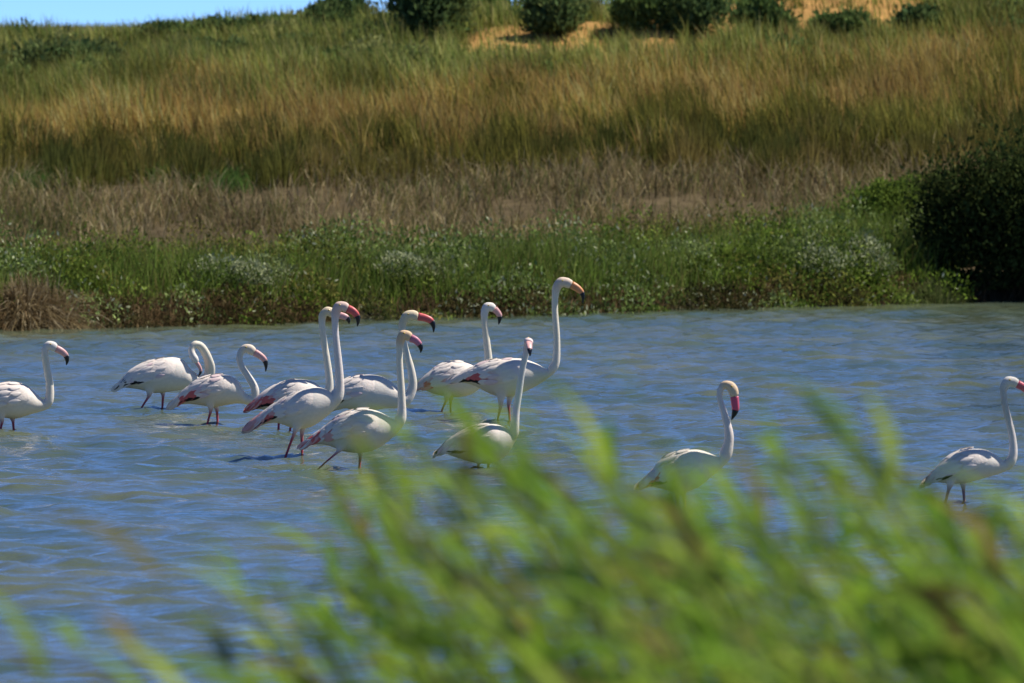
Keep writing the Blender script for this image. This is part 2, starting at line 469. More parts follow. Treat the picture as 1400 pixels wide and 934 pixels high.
def bush(name, label, cx, cy, rx, ry, h, pal, nleaf, leaf, seed, group=None, cat='bush', lumps=9, wild=.25, zoff=0.0, upb=.4):
    r = np.random.default_rng(seed)
    z0 = float(ground_z(cx, cy)) + zoff
    e = link(name, None); e.location = (cx, cy, z0); tag(e, label, cat, group)
    # lobes of the crown
    lx = r.uniform(-.62, .62, lumps) * rx; ly = r.uniform(-.62, .62, lumps) * ry
    lr = r.uniform(.34, .58, lumps); lz = h * (1 - .55 * ((lx / rx) ** 2 + (ly / ry) ** 2)) * r.uniform(.28, .80, lumps)
    k = r.integers(0, lumps, nleaf)
    d = r.normal(size=(nleaf, 3)); d /= np.linalg.norm(d, axis=1)[:, None]
    rad = (.45 + .55 * r.random(nleaf) ** .5) * (.75 + .5 * fbm(d[:, 0] * 2.5 + k * 3.1, d[:, 1] * 2.5 + d[:, 2] * 2.5, seed, 3)) * (1 + wild * (r.random(nleaf) ** 6))
    pos = np.stack([lx[k] + d[:, 0] * lr[k] * rx * rad, ly[k] + d[:, 1] * lr[k] * ry * rad,
                    np.maximum(.02, lz[k] + d[:, 2] * lr[k] * h * .75 * rad)], 1)
    lobe = np.array(pal)[r.integers(0, len(pal), lumps)]
    cc = lobe[k] * (1 + .25 * r.normal(size=(nleaf, 1))).clip(.4, 1.9)
    V, Fq = leaf_verts(pos, leaf * (.6 + .8 * r.random(nleaf)), .45, d * .5 + np.array([0, 0, upb]), seed + 1)
    cr_ = link('crown', np_mesh('crown', V, [Fq], np.repeat(cc, 4, axis=0)), e); cr_.data.materials.append(MAT_LEAF)
    for i in range(min(lumps, 5)):
        pts = np.array([[lx[i] * .15, ly[i] * .15, -.06], [lx[i] * .5, ly[i] * .5, lz[i] * .45], [lx[i], ly[i], lz[i] * 1.05]])
        v, f = tube(pts, [.022 * h + .008, .015 * h + .005, .005])
        s = link('stem', np_mesh('stem', v, [f]), e); s.data.materials.append(MAT_WOOD)
    return e

def arc_blades(name, base, out, length, wid, cc, r, rise=1.15):
    """Blades of four segments that rise, arch over and hang."""
    n_ = len(base); ts = np.array([0, .22, .45, .72, 1.0])
    L = length[:, None]
    ol = np.linalg.norm(out, axis=1)[:, None]
    pts = []
    for t in ts:
        hz = out * L * (t * .45 + t * t * .45)
        z = L[:, 0] * (rise * t - (rise * .35 + .75 * ol[:, 0]) * t * t)
        pts.append(np.concatenate([base[:, :2] + hz, (base[:, 2] + z)[:, None]], 1))
    sd = np.stack([-out[:, 1], out[:, 0], np.zeros(n_)], 1); sd /= np.linalg.norm(sd, axis=1)[:, None] + 1e-6
    sd = sd * .7 + r.normal(size=(n_, 3)) * .35
    V = []
    for p_, w_ in zip(pts, (1, 1, .9, .65, .1)):
        V += [p_ - sd * (wid * w_ * .5)[:, None], p_ + sd * (wid * w_ * .5)[:, None]]
    V = np.stack(V, 1).reshape(-1, 3); o_ = np.arange(n_) * 10
    q = np.concatenate([np.stack([o_ + 2 * k_, o_ + 2 * k_ + 1, o_ + 2 * k_ + 3, o_ + 2 * k_ + 2], 1) for k_ in range(4)])
    return np_mesh(name, V, [q], np.repeat(cc, 10, axis=0))

def tussock(name, label, cx, cy, rad, h, pal, n, seed, group=None, cat='tussock', wid=.009, spread=.8, tufts=6, low=0.0):
    r = np.random.default_rng(seed)
    z0 = float(ground_z(cx, cy))
    e = link(name, None); e.location = (cx, cy, z0); tag(e, label, cat, group)
    for k_ in range(tufts):
        m = n // tufts; a0 = r.random() * 6.283; q0 = rad * .62 * math.sqrt(r.random()) * (k_ > 0)
        tx_, ty_ = q0 * math.cos(a0), q0 * math.sin(a0)
        tr_ = rad * (.30 + .25 * r.random())
        a = r.random(m) * 6.283; q = np.sqrt(r.random(m))
        bx_, by_ = tx_ + q * tr_ * np.cos(a), ty_ + q * tr_ * np.sin(a)
        base = np.stack([bx_, by_, ground_z(cx + bx_, cy + by_) - z0 - .03], 1)
        tilt = r.normal(size=2) * .22
        out = np.stack([np.cos(a), np.sin(a)], 1) * (spread * q * (.35 + .9 * r.random(m)))[:, None] + r.normal(size=(m, 2)) * .20 + tilt
        ln = h * (1.05 - .35 * (q0 / rad)) * (.55 + .75 * r.random(m))
        tone = .75 + .5 * r.random()
        cc = np.array(pal)[r.integers(0, len(pal), m)] * tone * (1 + .22 * r.normal(size=(m, 1))).clip(.5, 1.7)
        b = link('tuft', arc_blades('tuft', base, out, ln, np.full(m, wid) * (.7 + .6 * r.random(m)), cc, r), e)
        b.data.materials.append(MAT_GRASS)
    return e

DARK = [[.028, .045, .014], [.036, .056, .017], [.048, .068, .020], [.060, .080, .024]]
# big dark shrub at the right end of the shore
cx, cy = px(1396, 404, 89.95)[:2]
bush('dark_shrub', 'big dark green shrub overhanging the far shore, tallest plant at the water', cx, cy, 1.12, .62, 1.50, DARK + [[.055, .075, .022]], 34000, .060, 201, lumps=22, wild=.8, upb=.7)
cx, cy = px(1475, 400, 92.6)[:2]
bush('dark_shrub', 'dark shrub growing against the far side of the tallest shore shrub', cx, cy + .4, .8, .9, 1.62, DARK, 16000, .055, 202, lumps=12)
cx, cy = px(1218, 395, 92.3)[:2]
bush('green_shrub', 'leafy green shrub leaning against the big dark shrub', cx, cy + .2, .50, .7, .74, [[.11, .165, .028], [.14, .20, .035], [.085, .125, .025]], 12000, .045, 203, lumps=10)
cx, cy = px(1290, 408, 88.7)[:2]
tussock('grass_tussock', 'rounded green grass tussock at the foot of the big dark shrub', cx, cy, .40, .66, [[.10, .14, .04], [.125, .16, .05], [.08, .11, .035], [.15, .16, .065]], 7000, 204, spread=.55, tufts=7)
cx, cy = px(75, 447, 81.6)[:2]
tussock('straw_tussock', 'large bleached straw tussock drooping into the water', cx, cy, .48, .66, [[.26, .20, .10], [.27, .21, .12], [.14, .095, .045], [.36, .30, .19], [.10, .07, .035]], 9000, 205, tufts=8, spread=1.0)
cx, cy = px(12, 450, 81.2)[:2]
tussock('straw_tussock', 'smaller brown straw tussock beside the large bleached one', cx, cy, .45, .52, [[.16, .11, .055], [.11, .075, .035], [.21, .16, .085]], 4500, 206, tufts=5, spread=1.0)
for i, (u_, v_, rad, hh_) in enumerate([(150, 444, .40, .50), (215, 440, .42, .46), (300, 436, .40, .44), (372, 436, .36, .42), (430, 434, .30, .36)]):
    D = float(shore((u_ - 700) * 82.5 / FPX)) + .18
    tussock('brown_tussock', 'low brown dead tussock on the waterline below the green shrubs', (u_ - 700) * D / FPX, D, rad, hh_, [[.14, .095, .045], [.19, .14, .07], [.10, .07, .032], [.08, .075, .03]], 3500, 210 + i, 'low brown tussocks on the waterline', tufts=4, spread=1.0)
# silver flecked shrubs
SILV = [[.15, .20, .06], [.20, .24, .10], [.12, .17, .045], [.36, .39, .22]]
for i, (u_, v_, rx_, h_, lab) in enumerate([(1085, 385, .62, .50, 'silvery flecked shrub near the big dark shrub, widest of the silvery ones'),
                                      (940, 360, .42, .42, 'small silvery shrub standing alone in the green shore growth'),
                                      (1175, 392, .40, .46, 'silvery shrub touching the leafy green shrub'),
                                      (560, 360, .55, .45, 'silvery green shrub rising above the shore shrubs'),
                                      (330, 365, .60, .46, 'silvery green shrub behind the low brown tussocks')]):
    D = float(shore((u_ - 700) * 85 / FPX)) + (1.2 if i != 1 else 2.2)
    bush('silvery_shrub', lab, (u_ - 700) * D / FPX, D, rx_, .6, h_, SILV, 5200, .040, 220 + i, 'silvery shrubs on the far shore', upb=.8)
# leafy scrub filling the top of the slope
nm = 170
cx = -9 + 19 * rng.random(nm); cy = 105.0 + 7.8 * rng.random(nm) ** .8
ok = (fbm(cx * .6, cy * .4, 66, 3) > .40) & (sand_clear(cx, cy) < .3); cx, cy = cx[ok], cy[ok]; nm = len(cx)
rx = .20 + .30 * rng.random(nm)
pos, d, k = mound_cloud(cx, cy, rx, rx, .18 + .30 * rng.random(nm), 60000, 95)
nl = len(pos)
mc = pick([[.13, .18, .05], [.17, .215, .065], [.09, .14, .045], [.24, .25, .09], [.075, .115, .04]], None, nm, .15)
cc = mc[k] * (1 + .22 * rng.normal(size=(nl, 1))).clip(.45, 1.8)
V, Fq = leaf_verts(pos, .05 + .06 * rng.random(nl), .38, d * .4 + np.array([0, 0, .8]), 6)
o = link('ridge_scrub', np_mesh('ridge_scrub', V, [Fq], np.repeat(cc, 4, axis=0)))
o.data.materials.append(MAT_LEAF); tag(o, 'low leafy green scrub spread over the top of the slope', 'scrub', kind='stuff')
# bushes along the ridge
RIDGE = [(588, 62, .60, .92, 11000, 0, 'broad dark green bush on the ridge, biggest on the skyline'),
         (462, 42, .40, .52, 4200, 0, 'round dark bush on the skyline beside the biggest ridge bush'),
         (752, 46, .40, .66, 4500, 0, 'dark bush between two bare sandy patches on the ridge'),
         (875, 40, .34, .60, 3500, 1, 'narrow green bush right behind a small sandy patch'),
         (945, 44, .42, .78, 4500, 0, 'tall dark bush on the ridge beside a sandy bank'),
         (1045, 52, .42, .62, 4000, 1, 'green bush below the long sandy bank'),
         (1150, 50, .30, .36, 3500, 1, 'small green bush splitting the long sandy bank'),
         (1255, 46, .30, .40, 3000, 0, 'dark bush at the end of the long sandy bank'),
         (375, 48, .34, .26, 2600, 1, 'low green bush on the skyline'),
         (300, 52, .36, .28, 2600, 0, 'low dark bush on the skyline'),
         (225, 60, .40, .30, 3000, 0, 'wide low dark bush on the skyline'),
         (95, 104, .62, .55, 5200, 0, 'wide dark green bush lying below the skyline'),
         (30, 66, .34, .30, 2600, 1, 'green bush at the low end of the ridge'),
         (315, 84, .28, .26, 1800, 0, 'small dark bush in yellow grass below the skyline'),
         (455, 92, .34, .26, 2400, 1, 'green bush in tall grass below the round skyline bush'),
         (660, 24, .34, .36, 3000, 1, 'leafy green bush next to the biggest ridge bush'),
         (530, 88, .30, .24, 2000, 1, 'light green bush in the grass under the biggest ridge bush')]
G2 = [[.11, .17, .05], [.14, .20, .06], [.09, .14, .045]]
for i, (u_, v_, rx_, h_, nl_, kk, lab) in enumerate(RIDGE):
    bx, by = hit(u_, v_)
    bush('ridge_bush', lab, bx, by, rx_, rx_ * .9, h_ * (1.0 if i == 0 else .72), G2 if kk else [[.085, .135, .048], [.10, .155, .055], [.125, .175, .06], [.16, .20, .07]], nl_, .085, 300 + i, 'bushes along the ridge', upb=1.3, wild=.9)

# ------------------------------------------------------------------ flamingos
N_RING = 20
MAT_BODY = principled('flamingo_plumage', None, .75, .15, noise=.05, nscale=45, bump=.0025, bscale=60, attr=True, sss=.12)
MAT_WING = principled('wing_plumage', None, .75, .15, noise=.07, nscale=60, bump=.004, bscale=60, attr=True, sss=.08)
FEATH = {k: principled('feather_' + k, c_, .7, .15, noise=.10, nscale=30) for k, c_ in
         dict(white=(.88, .78, .70), blush=(.80, .62, .61), pink=(.80, .40, .37), red=(.70, .16, .15), black=(.022, .020, .022)).items()}
MAT_EYE = principled('eye_yellow', (.75, .55, .12), .15, .6)
MAT_PUPIL = principled('eye_pupil', (.01, .01, .01), .1, .6)
MAT_BILLTIP = principled('bill_black', (.014, .014, .018), .28, .5)
def bill_mat(name, c_): return principled(name, c_, .38, .4, noise=.12, nscale=60)
BILLM = {'red': bill_mat('bill_red_pink', (.72, .13, .13)), 'orange': bill_mat('bill_orange', (.78, .33, .14)), 'mauve': bill_mat('bill_mauve_pink', (.62, .22, .31)),
         'pale': bill_mat('bill_pale_pink', (.78, .42, .40)), 'hot': bill_mat('bill_hot_pink', (.78, .11, .19))}

def catmull(K, per):
    K = np.asarray(K, float); out = []
    P = np.vstack([2 * K[0] - K[1], K, 2 * K[-1] - K[-2]])
    for i in range(len(K) - 1):
        p0, p1, p2, p3 = P[i], P[i + 1], P[i + 2], P[i + 3]
        for s in range(per):
            t = s / per
            out.append(.5 * (2 * p1 + (p2 - p0) * t + (2 * p0 - 5 * p1 + 4 * p2 - p3) * t * t + (3 * p1 - p0 - 3 * p2 + p3) * t ** 3))
    out.append(K[-1])
    return np.array(out)

def feather_mesh():
    V = []; Fq = []
    prof = [(0, .05), (.12, .22), (.35, .40), (.6, .46), (.8, .40), (.93, .24), (1.0, .05)]
    for i, (t, w) in enumerate(prof):
        for j, s in enumerate((-1, -.5, 0, .5, 1)):
            V.append((t - .04 * abs(s) * t, s * w * .42, .030 * (1 - s * s) - .11 * t * t + .05 * t))
    for i in range(len(prof) - 1):
        for j in range(4):
            a = i * 5 + j; Fq.append((a, a + 1, a + 6, a + 5))
    return np.array(V), np.array(Fq)
_fv, _ff = feather_mesh()
FMESH = {}
for k in FEATH:
    m_ = np_mesh('feather', _fv, [_ff], smooth=True); m_.materials.append(FEATH[k]); FMESH[k] = m_
def sphere_mesh(name, r, mat):
    import bmesh
    bm = bmesh.new(); bmesh.ops.create_uvsphere(bm, u_segments=10, v_segments=8, radius=r)
    for f in bm.faces: f.smooth = True
    me = bpy.data.meshes.new(name); bm.to_mesh(me); bm.free(); me.materials.append(mat); return me
EYE_ME = sphere_mesh('eye', .0058, MAT_EYE); PUP_ME = sphere_mesh('pupil', .0036, MAT_PUPIL)

LEGCOL = np.array([.52, .085, .115])
ripples = []       # water contact points of the legs, for ring waves

def flamingo(label, vw, tail, pairs, neck, head, bill, legs, bill_mat_='red', yaw=0.0, headcol=(.80, .66, .52), neckcol=(.86, .77, .62),
             rear='pink', red=.6, blackline=.5, legcol=None, wk=.82, tailcol=None, seed=1):
    """vw: photo row of the water under the bird; all outlines are its side profile in photo pixels, turned into metres.
    tail=(u,v), pairs=[(back u,v, belly u,v)], neck=[(u,v,half width[,depth])], head likewise, bill=[(u,v,half depth[,depth])]."""
    r = np.random.default_rng(seed)
    D = dist_of(vw); s = D / FPX
    u0 = (pairs[len(pairs) // 2][0] + pairs[len(pairs) // 2][2]) / 2
    bed = -0.42
    X0 = (u0 - 700) * s
    e = link('flamingo', None); e.location = (X0, D, bed)
    tag(e, label, 'flamingo', 'flamingos wading in the lagoon')
    ty = math.tan(R(yaw))
    def P(u, v, dep=None):
        x = (u - u0) * s
        return np.array([x, (x * ty if dep is None else dep + x * ty), (vw - v) * s - bed])
    side = np.array([math.sin(R(yaw)) * 0, -1.0, 0])
    K = []                      # rows: centre(3) U(3) V(3) colour(3)
    white = np.array([.88, .775, .685])
    tcol = np.array(tailcol if tailcol else (.80, .70, .69))
    tp = P(*tail)
    if rear == 'black': K.append(np.concatenate([tp, [0, 0, .008], side * .014, [.03, .028, .03]])); tcol = tcol * .45
    else: K.append(np.concatenate([tp, [0, 0, .006], side * .012, tcol]))
    npair = len(pairs)
    for i, (a, b, c_, d_) in enumerate(pairs):
        A, B = P(a, b), P(c_, d_)
        cen = (A + B) / 2; U = (A - B) / 2; hl = np.linalg.norm(U)
        f = i / (npair - 1)
        w = hl * (wk + .10 * math.sin(math.pi * min(1, f * 1.15)) if f < .7 else wk * (1 - .10 * (f - .7) / .3))
        colr = tcol if i == 0 else white
        K.append(np.concatenate([cen, U, side * w, colr]))
    nb = len(K)
    path = [(P(*(q[:2]), (q[3] if len(q) > 3 else None)), q[2] * s, 0) for q in neck] + [(P(*(q[:2]), (q[3] if len(q) > 3 else None)), q[2] * s, 1) for q in head]
    path.append((P(*bill[0][:2], (bill[0][3] if len(bill[0]) > 3 else None)), bill[0][2] * s * 1.02, 1))
    pts = np.array([p_[0] for p_ in path])
    allp = np.vstack([K[-1][:3], pts, P(*bill[1][:2], (bill[1][3] if len(bill[1]) > 3 else None))])
    Uprev = K[-1][3:6] / np.linalg.norm(K[-1][3:6])
    nc, hc = np.array(neckcol), np.array(headcol)
    for i, (p_, rad, ish) in enumerate(path):
        T = allp[i + 2] - allp[i]; T /= np.linalg.norm(T)
        U = Uprev - Uprev.dot(T) * T; U /= np.linalg.norm(U); V = np.cross(T, U); Uprev = U
        f = i / max(1, len(neck) - 1)
        colr = hc if ish else (white * (1 - min(1, f * 1.6)) + nc * min(1, f * 1.6))
        K.append(np.concatenate([p_, U * rad, V * rad * (.80 if ish else .93), colr]))
    per = 3
    Rg = catmull(K, per)
    nR = len(Rg); N = N_RING
    an = 2 * math.pi * np.arange(N) / N
    # side vector of body rings points to the camera (-y): angle +90deg = camera side
    C, U, Vv, CO = Rg[:, 0:3], Rg[:, 3:6], Rg[:, 6:9], Rg[:, 9:12]
    verts = (C[:, None, :] + U[:, None, :] * np.cos(an)[None, :, None] + Vv[:, None, :] * np.sin(an)[None, :, None])
    colv = np.repeat(CO[:, None, :], N, axis=1).clip(.01, .85)
    bodyend = nb * per
    # belly painted tan-cream: underside shade and warm bounce off the water
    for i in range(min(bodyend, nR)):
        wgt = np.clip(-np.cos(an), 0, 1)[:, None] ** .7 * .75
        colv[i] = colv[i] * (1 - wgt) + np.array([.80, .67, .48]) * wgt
    verts = verts.reshape(-1, 3).tolist(); colv = colv.reshape(-1, 3).tolist()
    quads = {}
    for i in range(nR - 1):
        for j in range(N):
            quads[(i, j)] = (i * N + j, i * N + (j + 1) % N, (i + 1) * N + (j + 1) % N, (i + 1) * N + j)
    faces = []
    lc = LEGCOL if legcol is None else np.array(legcol)
    for li, leg in enumerate(legs):
        # leg: [(u,v) top, (u,v) at water, optional (u,v) foot]
        topu, topv = leg[0]; top = P(topu, topv)
        ring = 4 + int(np.argmin(np.abs(C[4:bodyend - 2, 0] - top[0])))
        j0 = int(round(N * (.5 - (.095 if li == 0 else -.095))))      # near leg first, then the far one
        for di in (-1, 0):
            for dj in (-1, 0): quads.pop((ring + di, (j0 + dj) % N), None)
        order = [(-1, -1), (-1, 0), (-1, 1), (0, 1), (1, 1), (1, 0), (1, -1), (0, -1)]
        loop = [(ring + a) * N + (j0 + b) % N for a, b in order]
        root = np.mean([verts[k_] for k_ in loop], axis=0)
        dep = root[1] * .8
        pw = P(*leg[1]); pw[1] = dep
        foot = np.array([pw[0] + (pw[0] - top[0]) * .25, dep, 0.012])
        kneez = pw[2] - .10
        knee = np.array([pw[0] + (pw[0] - top[0]) * .30, dep, max(.10, kneez)])
        foot[0] = knee[0] - (pw[0] - top[0]) * .25 + .01
        tt = np.array([top[0], dep, top[2]])
        pts_ = [root * .55 + tt * .45 + np.array([0, 0, -.006]), tt * .9 + pw * .1, tt * .72 + pw * .28, pw, knee + np.array([0, 0, .025]), knee, knee - np.array([0, 0, .03]), foot + np.array([0, 0, .05]), foot]
        rad_ = [.024, .0150, .0088, .0085, .0095, .0125, .0085, .007, .010]
        cols_ = [white, white * .5 + lc * .5, lc, lc, lc, lc, lc, lc, lc]
        prev = loop
        # angular frame from the first loop
        v0 = np.array(verts[loop[0]]) - root
        for pi_, (pp, rr_, c_) in enumerate(zip(pts_, rad_, cols_)):
            base_i = len(verts); ids = []
            for k_ in range(8):
                ref = np.array(verts[loop[k_]]) - root
                dd = np.array([ref[0], ref[1], 0]); dd /= np.linalg.norm(dd) + 1e-9
                if pi_ == 8: dd = dd * np.array([2.6, 2.2, 1])
                verts.append((pp + dd * rr_).tolist()); colv.append(list(c_)); ids.append(base_i + k_)
            for k_ in range(8):
                faces.append((prev[k_], prev[(k_ + 1) % 8], ids[(k_ + 1) % 8], ids[k_]))
            prev = ids
        faces.append(tuple(prev[::-1]))
        ripples.append((X0 + pw[0], D + dep))
    fl = list(quads.values()) + faces
    fl.append(tuple(range(N - 1, -1, -1))); fl.append(tuple((nR - 1) * N + j for j in range(N)))
    # drop the unused centre vertices of the leg holes
    used = np.zeros(len(verts), bool)
    for f_ in fl:
        for k_ in f_: used[k_] = True
    remap = np.cumsum(used) - 1
    verts = np.array(verts)[used]; colv = np.array(colv)[used]
    me = bpy.data.meshes.new('body')
    me.from_pydata(verts.tolist(), [], [tuple(int(remap[k_]) for k_ in f_) for f_ in fl])
    at = me.color_attributes.new('Col', 'FLOAT_COLOR', 'POINT')
    cc_ = np.ones((len(verts), 4), np.float32); cc_[:, :3] = colv; at.data.foreach_set('color', cc_.ravel())
    me.polygons.foreach_set('use_smooth', np.ones(len(me.polygons), bool))
    import bmesh
    bm = bmesh.new(); bm.from_mesh(me); bmesh.ops.recalc_face_normals(bm, faces=bm.faces[:]); bm.to_mesh(me); bm.free()
    me.materials.append(MAT_BODY)
    body = link('body', me, e)
    md = body.modifiers.new('smooth', 'SUBSURF'); md.levels = 1; md.render_levels = 1

    # ---- bill with its black tip
    bp_ = [np.concatenate([P(*(q[:2]), (q[3] if len(q) > 3 else None)), [q[2] * s]]) for q in bill]
    B = catmull(bp_, 5); nB = len(B)
    T = np.gradient(B[:, :3], axis=0)
    Up = Uprev.copy(); BV = []
    for i in range(nB):
        t = T[i] / np.linalg.norm(T[i]); Up = Up - Up.dot(t) * t; Up /= np.linalg.norm(Up); sd = np.cross(t, Up)
        ringv = []
        for j in range(12):
            a = 2 * math.pi * j / 12
            cu, sv = math.cos(a), math.sin(a)
            wv = .62 if abs(cu) > .2 else .56                       # gape line pinched in at the side
            ringv.append(B[i, :3] + Up * cu * B[i, 3] + sd * sv * B[i, 3] * wv)
        BV.append(ringv)
    BV = np.array(BV)
    cut = int(nB * .56)
    def bill_part(name, i0, i1, mat, par, grow=1.0):
        V = BV[i0:i1].copy()
        cen = V.mean(axis=1, keepdims=True); V = cen + (V - cen) * grow
        m = len(V); q = []
        for i in range(m - 1):
            for j in range(12): q.append((i * 12 + j, i * 12 + (j + 1) % 12, (i + 1) * 12 + (j + 1) % 12, (i + 1) * 12 + j))
        me_ = bpy.data.meshes.new(name); me_.from_pydata(V.reshape(-1, 3).tolist(), [], q + [tuple(range(11, -1, -1)), tuple((m - 1) * 12 + j for j in range(12))])
        me_.polygons.foreach_set('use_smooth', np.ones(len(me_.polygons), bool)); me_.materials.append(mat)
        return link(name, me_, par)
    bo = bill_part('bill', 0, cut + 1, BILLM[bill_mat_], e)
    bill_part('bill_tip', cut, nB, MAT_BILLTIP, bo, 1.03)

    # ---- eyes
    hi = nb + len(neck) + max(0, len(head) - 2)
    row = Rg[min(nR - 1, (hi) * per + 1)]
    for sg in (1, -1):
        c_ = row[0:3] + row[3:6] * .28 + row[6:9] * sg * .93
        eo = link('eye', EYE_ME, e); eo.location = c_
        po = link('pupil', PUP_ME, eo); po.location = (row[6:9] / np.linalg.norm(row[6:9]) * sg * .0034).tolist()

    # ---- folded wings with layered feathers
    tb0, tb1 = 1.2, (nb - 2.6) * per
    def surf(t, a):
        i = int(np.clip(math.floor(t), 0, nR - 2)); f = t - i
        row_ = Rg[i] * (1 - f) + Rg[i + 1] * f
        return row_[0:3] + row_[3:6] * math.cos(a) + row_[6:9] * math.sin(a)
    def frame(t, a, sg):
        p_ = surf(t, a); dt = surf(t + .3, a) - surf(t - .3, a); da = surf(t, a + .05) - surf(t, a - .05)
        n_ = np.cross(dt, da); n_ /= np.linalg.norm(n_) + 1e-9
        cen = Rg[int(np.clip(t, 0, nR - 1))][0:3]
        if n_.dot(p_ - cen) < 0: n_ = -n_
        return p_, dt / (np.linalg.norm(dt) + 1e-9), n_
    wcol = {'white': np.array([.88, .775, .69]), 'blush': np.array([.80, .62, .61]), 'pink': np.array([.76, .36, .36]), 'red': np.array([.72, .19, .17]), 'black': np.array([.022, .02, .022])}
    for sg in (1, -1):
        nt_w, na_w = 30, 14
        V = np.zeros((nt_w, na_w, 3)); Cw = np.zeros((nt_w, na_w, 3))
        for i in range(nt_w):
            ft = i / (nt_w - 1); t = tb0 + (tb1 - tb0) * ft
            nar = math.sqrt(max(0, 1 - max(0, (ft - .62) / .38) ** 2))
            mid = R(62 - 8 * ft); half = R(50) * (.22 + .78 * nar) if ft > .62 else R(50)
            for j in range(na_w):
                fa = j / (na_w - 1)
                a = (mid + half * (2 * fa - 1)) * sg
                p_, dt, n_ = frame(t, a, sg)
                edge = min(1, min(fa * 5, (1 - ft) * 6)); low = min(1, (1 - fa) * 9)
                V[i, j] = p_ + n_ * (-.004 + .013 * edge * (.35 + .65 * low) * (.4 + .6 * min(1, ft * 6)))
                c_ = wcol['white'].copy()
                nz_ = .35 * (r.random() - .5)
                rw = np.clip((1 - ft / .30) + nz_ * .8, 0, 1) if rear != 'white' else 0
                if rear in ('pink', 'red', 'blush'): c_ = c_ * (1 - rw) + wcol[rear] * rw
                elif rear == 'black':
                    c_ = c_ * (1 - rw * .6) + wcol['blush'] * rw * .6
                if red > 0:
                    m_ = np.exp(-(((ft - .38) / .18) ** 2 + ((fa - .78) / .20) ** 2)) * 1.25 * red
                    m_ = np.clip(m_ + nz_ * .25 * (m_ > .1), 0, 1); c_ = c_ * (1 - m_) + wcol['red'] * m_
                if rear == 'black' and ft < .13: c_ = wcol['black']
                Cw[i, j] = c_
        qd = np.array([(i * na_w + j, i * na_w + j + 1, (i + 1) * na_w + j + 1, (i + 1) * na_w + j) for i in range(nt_w - 1) for j in range(na_w - 1)])
        wm = np_mesh('wing', V.reshape(-1, 3), [qd], Cw.reshape(-1, 3), smooth=True); wm.materials.append(MAT_WING)
        wo_ = link('wing', wm, e)
        rows = []
        for ft, L, cols_ in [(.80, .085, 4), (.64, .100, 5), (.55, .10, 6), (.44, .105, 7), (.34, .11, 6), (.25, .12, 5), (.15, .12, 4)]:
            for q_ in range(cols_):
                fa = (q_ + .5 + .5 * (r.random() - .5)) / cols_
                if ft > .85: fa = .25 + .5 * fa
                kc = 'white'
                if r.random() < .12: kc = 'blush'
                if red > .3 and .2 < ft < .55 and fa > .58 and r.random() < .9: kc = 'red' if r.random() < .5 + red * .4 else 'pink'
                if ft < .32:
                    if rear == 'red' and r.random() < .85: kc = 'red' if r.random() < .55 else 'pink'
                    elif rear == 'pink' and r.random() < .7: kc = 'pink' if r.random() < .6 else 'blush'
                    elif rear == 'blush' and r.random() < .6: kc = 'blush'
                rows.append((ft + .05 * (r.random() - .5), fa, L * (.85 + .3 * r.random()), kc, .42))
        if blackline > 0:
            for q_ in range(4): rows.append((.50 - .09 * q_, .985, .12, 'black', .20 + .1 * blackline))
        tipc = {'black': 'black', 'pink': 'pink', 'red': 'red', 'white': 'white', 'blush': 'blush'}[rear]
        for q_ in range(4): rows.append((.12 + .02 * q_, .25 + .18 * q_, .12, tipc, .30))
        for ft, fa, L, kc, wd in rows:
            t = tb0 + (tb1 - tb0) * ft
            nar = math.sqrt(max(0, 1 - max(0, (ft - .62) / .38) ** 2)); half = R(50) * (.22 + .78 * nar) if ft > .62 else R(50)
            a = (R(62 - 8 * ft) + half * (2 * fa - 1)) * sg
            p_, dt, n_ = frame(t, a, sg)
            xax = -dt; down = np.array([0, 0, -1.0]); xax = xax + down * (.10 + .25 * (.5 - ft) * 0) ; xax = xax - xax.dot(n_) * n_; xax /= np.linalg.norm(xax)
            xax = xax + n_ * (-.055); xax /= np.linalg.norm(xax)
            yax = np.cross(n_, xax); yax /= np.linalg.norm(yax); zax = np.cross(xax, yax)
            Lk = L * (.9 + .1 * s / .005)
            o_ = link('feather', FMESH[kc], wo_)
            Mx = Matrix(((xax[0] * Lk, yax[0] * Lk * wd / .42, zax[0] * Lk, p_[0] + n_[0] * .0105),
                         (xax[1] * Lk, yax[1] * Lk * wd / .42, zax[1] * Lk, p_[1] + n_[1] * .0105),
                         (xax[2] * Lk, yax[2] * Lk * wd / .42, zax[2] * Lk, p_[2] + n_[2] * .0105), (0, 0, 0, 1)))
            o_.matrix_local = Mx
    return e

CREAM = (.80, .66, .46); PALE = (.82, .76, .70)
